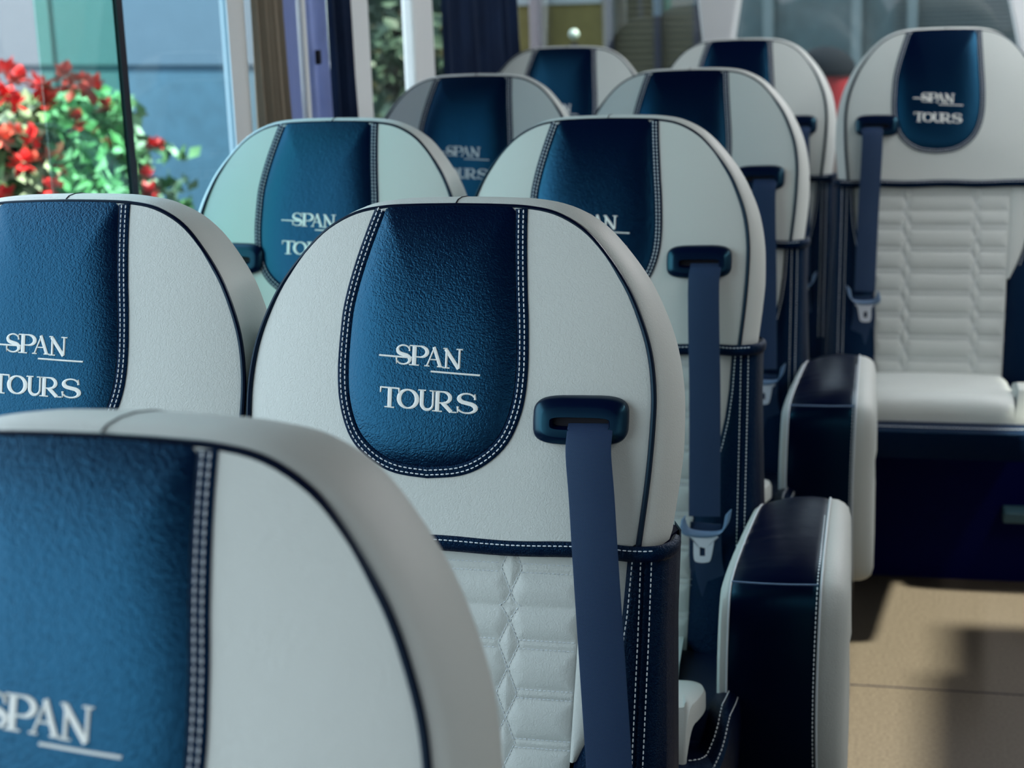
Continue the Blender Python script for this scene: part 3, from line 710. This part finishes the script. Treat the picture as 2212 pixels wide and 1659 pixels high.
def fac(u0, u1, z0, z1, name, m_, d=0): child(MB().box(u0, u1, -d, .4, z0-GZ, z1-GZ), name, m_, b_, smooth=False)
jv = ju*60/430; gv = ju*200/430; TOP = 3.0
fac(-5, jv, ZJ+.02, TOP, 'wall_panel', M_PAN2); fac(-5, jv, GZ, ZJ-.02, 'wall_panel', M_PAN2)
fac(jv+.03, gv, ZJ+.02, TOP, 'wall_panel', M_PAN); fac(jv+.03, gv, GZ, ZJ-.02, 'wall_panel', M_PAN)
UE = ju*1.38
fac(gv, UE, ZJ+.02, TOP, 'wall_panel', M_PAN); fac(gv, UE, GZ, ZJ-.02, 'wall_panel', mat('blue_panels', (.10, .20, .25), .3, .5, var=.35))
child(MB().box(-5, UE-.05, .03, .2, ZJ-.03-GZ, ZJ+.03-GZ).box(jv-.01, jv+.04, .03, .2, 0, TOP-GZ), 'joint', M_JOINT, b_, smooth=False)
def loc_(mb, L): mb.v = [(x-L[0], y-L[1], z-L[2]) for x, y, z in mb.v]; return mb
# flowering shrubs
M_LEAF = mat('leaf', (.11, .22, .09), .5, .4, var=.5); M_LEAF2 = mat('leaf_pale', (.30, .40, .26), .5, .4, var=.4)
M_RED = mat('red_petal', (.50, .022, .022), .5, .3, var=.3); M_PINK = mat('pink_petal', (.55, .13, .09), .5, .3, var=.3)
def leaves(mb, c, rad, n, size, rnd):
    for _ in range(n):
        a = rnd.uniform(0, 2*math.pi); h = rnd.uniform(-1, 1); r = rnd.random()**.4
        p = Vector((c[0]+rad[0]*r*math.cos(a)*math.sqrt(1-h*h), c[1]+rad[1]*r*math.sin(a)*math.sqrt(1-h*h), c[2]+rad[2]*r*h))
        d = Vector((rnd.gauss(0, 1), rnd.gauss(0, 1), rnd.gauss(.3, .7))).normalized(); s_ = d.cross(Vector((rnd.gauss(0, 1), rnd.gauss(0, 1), rnd.gauss(0, 1)))).normalized()
        L = size*rnd.uniform(.6, 1.3); W = L*.32; nn = d.cross(s_)
        mb.add([p-d*L*.5, p+s_*W+nn*W*.2, p+d*L*.5, p-s_*W+nn*W*.2, p-nn*W*.15], [(0, 1, 4), (1, 2, 4), (2, 3, 4), (3, 0, 4)])
def shrub(label, clusters, blobs, xp, seed, stem_at):
    rnd = random.Random(seed); base = mb_ray(*stem_at, 0, xp); base = Vector((xp, base.y, GZ))
    t = thing('flowering_shrub', label, 'shrub', base)
    f1, f2 = MB(), MB()
    for (u, v, ru, rv, n) in blobs:
        c = mb_ray(u, v, 0, xp)-base; k = (Vector((xp, base.y, FZ))-CAM).length/F_PX
        leaves(f1, c, (.22, ru*k*1.1, rv*k), n, .075, rnd); leaves(f2, c, (.22, ru*k*1.1, rv*k), n, .065, rnd)
    o = f1.build('foliage', M_LEAF, t, recalc=False); o = f2.build('foliage', M_LEAF2, t, recalc=False)
    mb = MB()
    for k in range(7):
        a = rnd.uniform(-.15, .15); mb.tube([(rnd.uniform(-.04, .04), rnd.uniform(-.04, .04), 0), (a*.5, a, .7), (a, a*2.2, 1.2)], [.02, .014, .006], 6)
    mb.build('stem', mat('stem_bark', (.10, .07, .04), .9, .1), t)
    for (u, v, s_, pink) in clusters:
        c = mb_ray(u, v, 0, xp+rnd.uniform(.1, .24))-base; mb = MB(); k = s_*(Vector((xp, base.y, FZ))-CAM).length/F_PX
        for _ in range(16):
            d = Vector((rnd.gauss(0, .8), rnd.gauss(0, .8), rnd.gauss(.35, .8))).normalized(); q = d.cross(Vector((0, .3, 1))).normalized(); nn = d.cross(q)
            L = k*rnd.uniform(.9, 1.5); W = L*.34; p0 = c+d*k*.05
            mb.add([p0, p0+d*L*.55+q*W, p0+d*L, p0+d*L*.55-q*W, p0+d*L*.5+nn*W*.5], [(0, 1, 4), (1, 2, 4), (2, 3, 4), (3, 0, 4)])
        mb.build('flower', M_PINK if pink else M_RED, t, recalc=False)
    return t
shrub('shrub of bright red flowers through the left window, left of its black upright',
      [(8, 155, 24, 0), (40, 175, 26, 0), (14, 205, 24, 0), (38, 225, 20, 0), (88, 185, 24, 0), (105, 222, 26, 0), (98, 205, 20, 0), (140, 165, 26, 0), (155, 190, 24, 0), (198, 190, 26, 0), (175, 175, 20, 0), (165, 262, 24, 0), (228, 232, 20, 0), (70, 300, 24, 0), (50, 350, 24, 0), (120, 345, 28, 1), (115, 310, 22, 1), (150, 320, 18, 1), (5, 300, 20, 1), (190, 292, 22, 1), (240, 350, 20, 1), (10, 425, 22, 0), (110, 408, 20, 0), (30, 280, 16, 1), (75, 345, 16, 1), (228, 312, 16, 1), (128, 402, 14, 0), (-30, 180, 28, 0), (-50, 260, 28, 0)],
      [(60, 330, 170, 110, 650), (20, 270, 110, 60, 220), (190, 340, 95, 110, 420), (185, 250, 55, 60, 150), (100, 430, 200, 80, 500), (90, 620, 190, 190, 700)], -2.3, 3, (80, 400))
shrub('small sprig of red flowers through the left window, right of its black upright',
      [(325, 312, 22, 0), (345, 312, 12, 0), (318, 382, 18, 0), (322, 415, 20, 0), (335, 428, 14, 0)],
      [(305, 330, 18, 22, 14), (305, 400, 24, 40, 40), (320, 470, 40, 50, 60)], -2.25, 5, (315, 420))
# dark hedge seen in the window strip left of the white pillar
HX = -2.0; p0 = mb_ray(826, 100, 0, HX); p1 = mb_ray(905, 100, 0, HX)
hg = thing('clipped_hedge', 'dark green hedge seen in the window strip left of the white pillar', 'hedge', (HX, (p0.y+p1.y)/2, GZ))
mb = MB(); rnd = random.Random(9); leaves(mb, (0, 0, 1.6), (.3, (p1.y-p0.y)/2*1.1, 2.0), 3000, .10, rnd)
mb.build('foliage', mat('dark_leaf', (.035, .07, .045), .6, .3, var=.5), hg, recalc=False)
MB().tube([(0, 0, 0), (0, 0, 1.2), (0, .05, 2.6)], [.08, .06, .03], 8).build('stem', mat('dark_bark', (.04, .03, .02), .9, .1), hg)
# behind the rear window
YB = 12.0
def span(u): return mb_ray(u, 60, 1, YB).x
def zat(v, u=1300): return mb_ray(u, v, 1, YB).z
bl = thing('building', 'olive and grey building wall behind the rear window', 'building', (span(1500), YB, GZ))
L2 = (span(1500), YB, GZ)
def pc(mb, name, m_): return child(loc_(mb, L2), name, m_, bl, smooth=False)
pc(MB().box(-4.0, span(1302), YB, YB+.3, GZ, zat(6)), 'wall_panel', mat('olive_wall', (.13, .12, .045), .8, .2, var=.25))
pc(MB().box(-4.0, span(1302), YB-.02, YB+.3, zat(6), 4), 'wall_panel', mat('pale_band', (.28, .34, .36), .8, .2))
pc(MB().box(span(1150), span(1174), YB-.10, YB-.01, GZ, 4), 'post', mat('purple_post', (.035, .012, .035), .5, .4))
mb = MB(); mb.box(span(1302), span(1590), YB+.1, YB+.3, GZ, 4); pc(mb, 'wall_panel', mat('dark_teal_wall', (.02, .05, .055), .7, .3, var=.4))
mb = MB()
for k in range(14): z = zat(14*k+3); mb.box(span(1302), span(1590), YB, YB+.08, z, z+.03)
pc(mb, 'louvre', mat('louvre_slats', (.10, .10, .065), .6, .3))
for u in (1312, 1415, 1500): pc(MB().box(span(u), span(u+14), YB-.06, YB, GZ, 4), 'post', mat('dark_post', (.008, .012, .03), .5, .4))
mb = MB(); mb.box(span(1590), 9, YB, YB+.3, GZ, 4); pc(mb, 'wall_panel', mat('slate_wall', (.055, .10, .115), .6, .3, var=.35))
mb = MB()
for k in range(20): z = zat(9*k+2); mb.box(span(1930), 9, YB-.04, YB, z, z+.012)
pc(mb, 'louvre', mat('grey_slats', (.09, .13, .14), .6, .3))
for u in (1650, 1840, 1960): pc(MB().box(span(u), span(u+22), YB-.08, YB-.04, GZ, 4), 'post', mat('grey_post', (.13, .19, .21), .5, .4))
# globe lamp
c = mb_ray(1240, 74, 1, 8.4); gl = thing('globe_lamp', 'small pale globe lamp behind the rear window above the farthest seats', 'lamp', (c.x, c.y, GZ))
mb = MB(); mb.loft([[(.03*math.sin(a)*math.cos(b), .03*math.sin(a)*math.sin(b), c.z-GZ+.03*math.cos(a)) for b in [2*math.pi*k/14 for k in range(14)]] for a in [.01+3.12*i/9 for i in range(10)]], True)
mb.build('globe', mat('globe_glass', (.3, .4, .37), .3, .5), gl); MB().tube([(0, 0, 0), (0, 0, c.z-GZ-.05)], .02, 8).build('pole', M_FRAME, gl)
# red cylinder with dark domed top, stand-in for an unidentified object behind the rear window
c = mb_ray(1783, 100, 1, 6.2); c2 = mb_ray(1783, 158, 1, 6.2)
bn = thing('red_domed_object', 'unidentified red object with dark domed top between the two rearmost headrests', 'bin', (c.x, 6.2, GZ))
hl, ht = c2.z-GZ, c.z-GZ; rr = .115
def ringz(r, z, n=24): return [(r*math.cos(2*math.pi*k/n), r*math.sin(2*math.pi*k/n), z) for k in range(n)]
MB().loft([ringz(rr*1.0, 0), ringz(rr*1.02, .05), ringz(rr*1.12, hl-.02), ringz(rr*1.15, hl)], True, True, True).build('object_body', mat('red_enamel', (.16, .004, .010), .5, .5), bn)
MB().loft([ringz(rr*1.2, hl-.005), ringz(rr*1.2, hl+.02)]+[ringz(rr*1.15*math.cos(a), hl+.02+(ht-hl-.02)*math.sin(a)) for a in (.01, .3, .6, .9, 1.2, 1.45, 1.56)], True, True, True).build('lid', mat('dark_lid', (.0008, .003, .006), .9, .1), bn)
# small grey foot plate on the platform riser at the right edge
c = mb_ray(2185, 1108, 1, 2.10)
tag(MB().box(c.x-.02, c.x+.12, 2.06, 2.12, c.z-.012, c.z+.012).build('foot_plate', mat('teal_grey_plate', (.03, .08, .10), .4, .5), bevel=.003), 'small grey foot plate on the dark rear platform at the right edge', 'footrest')
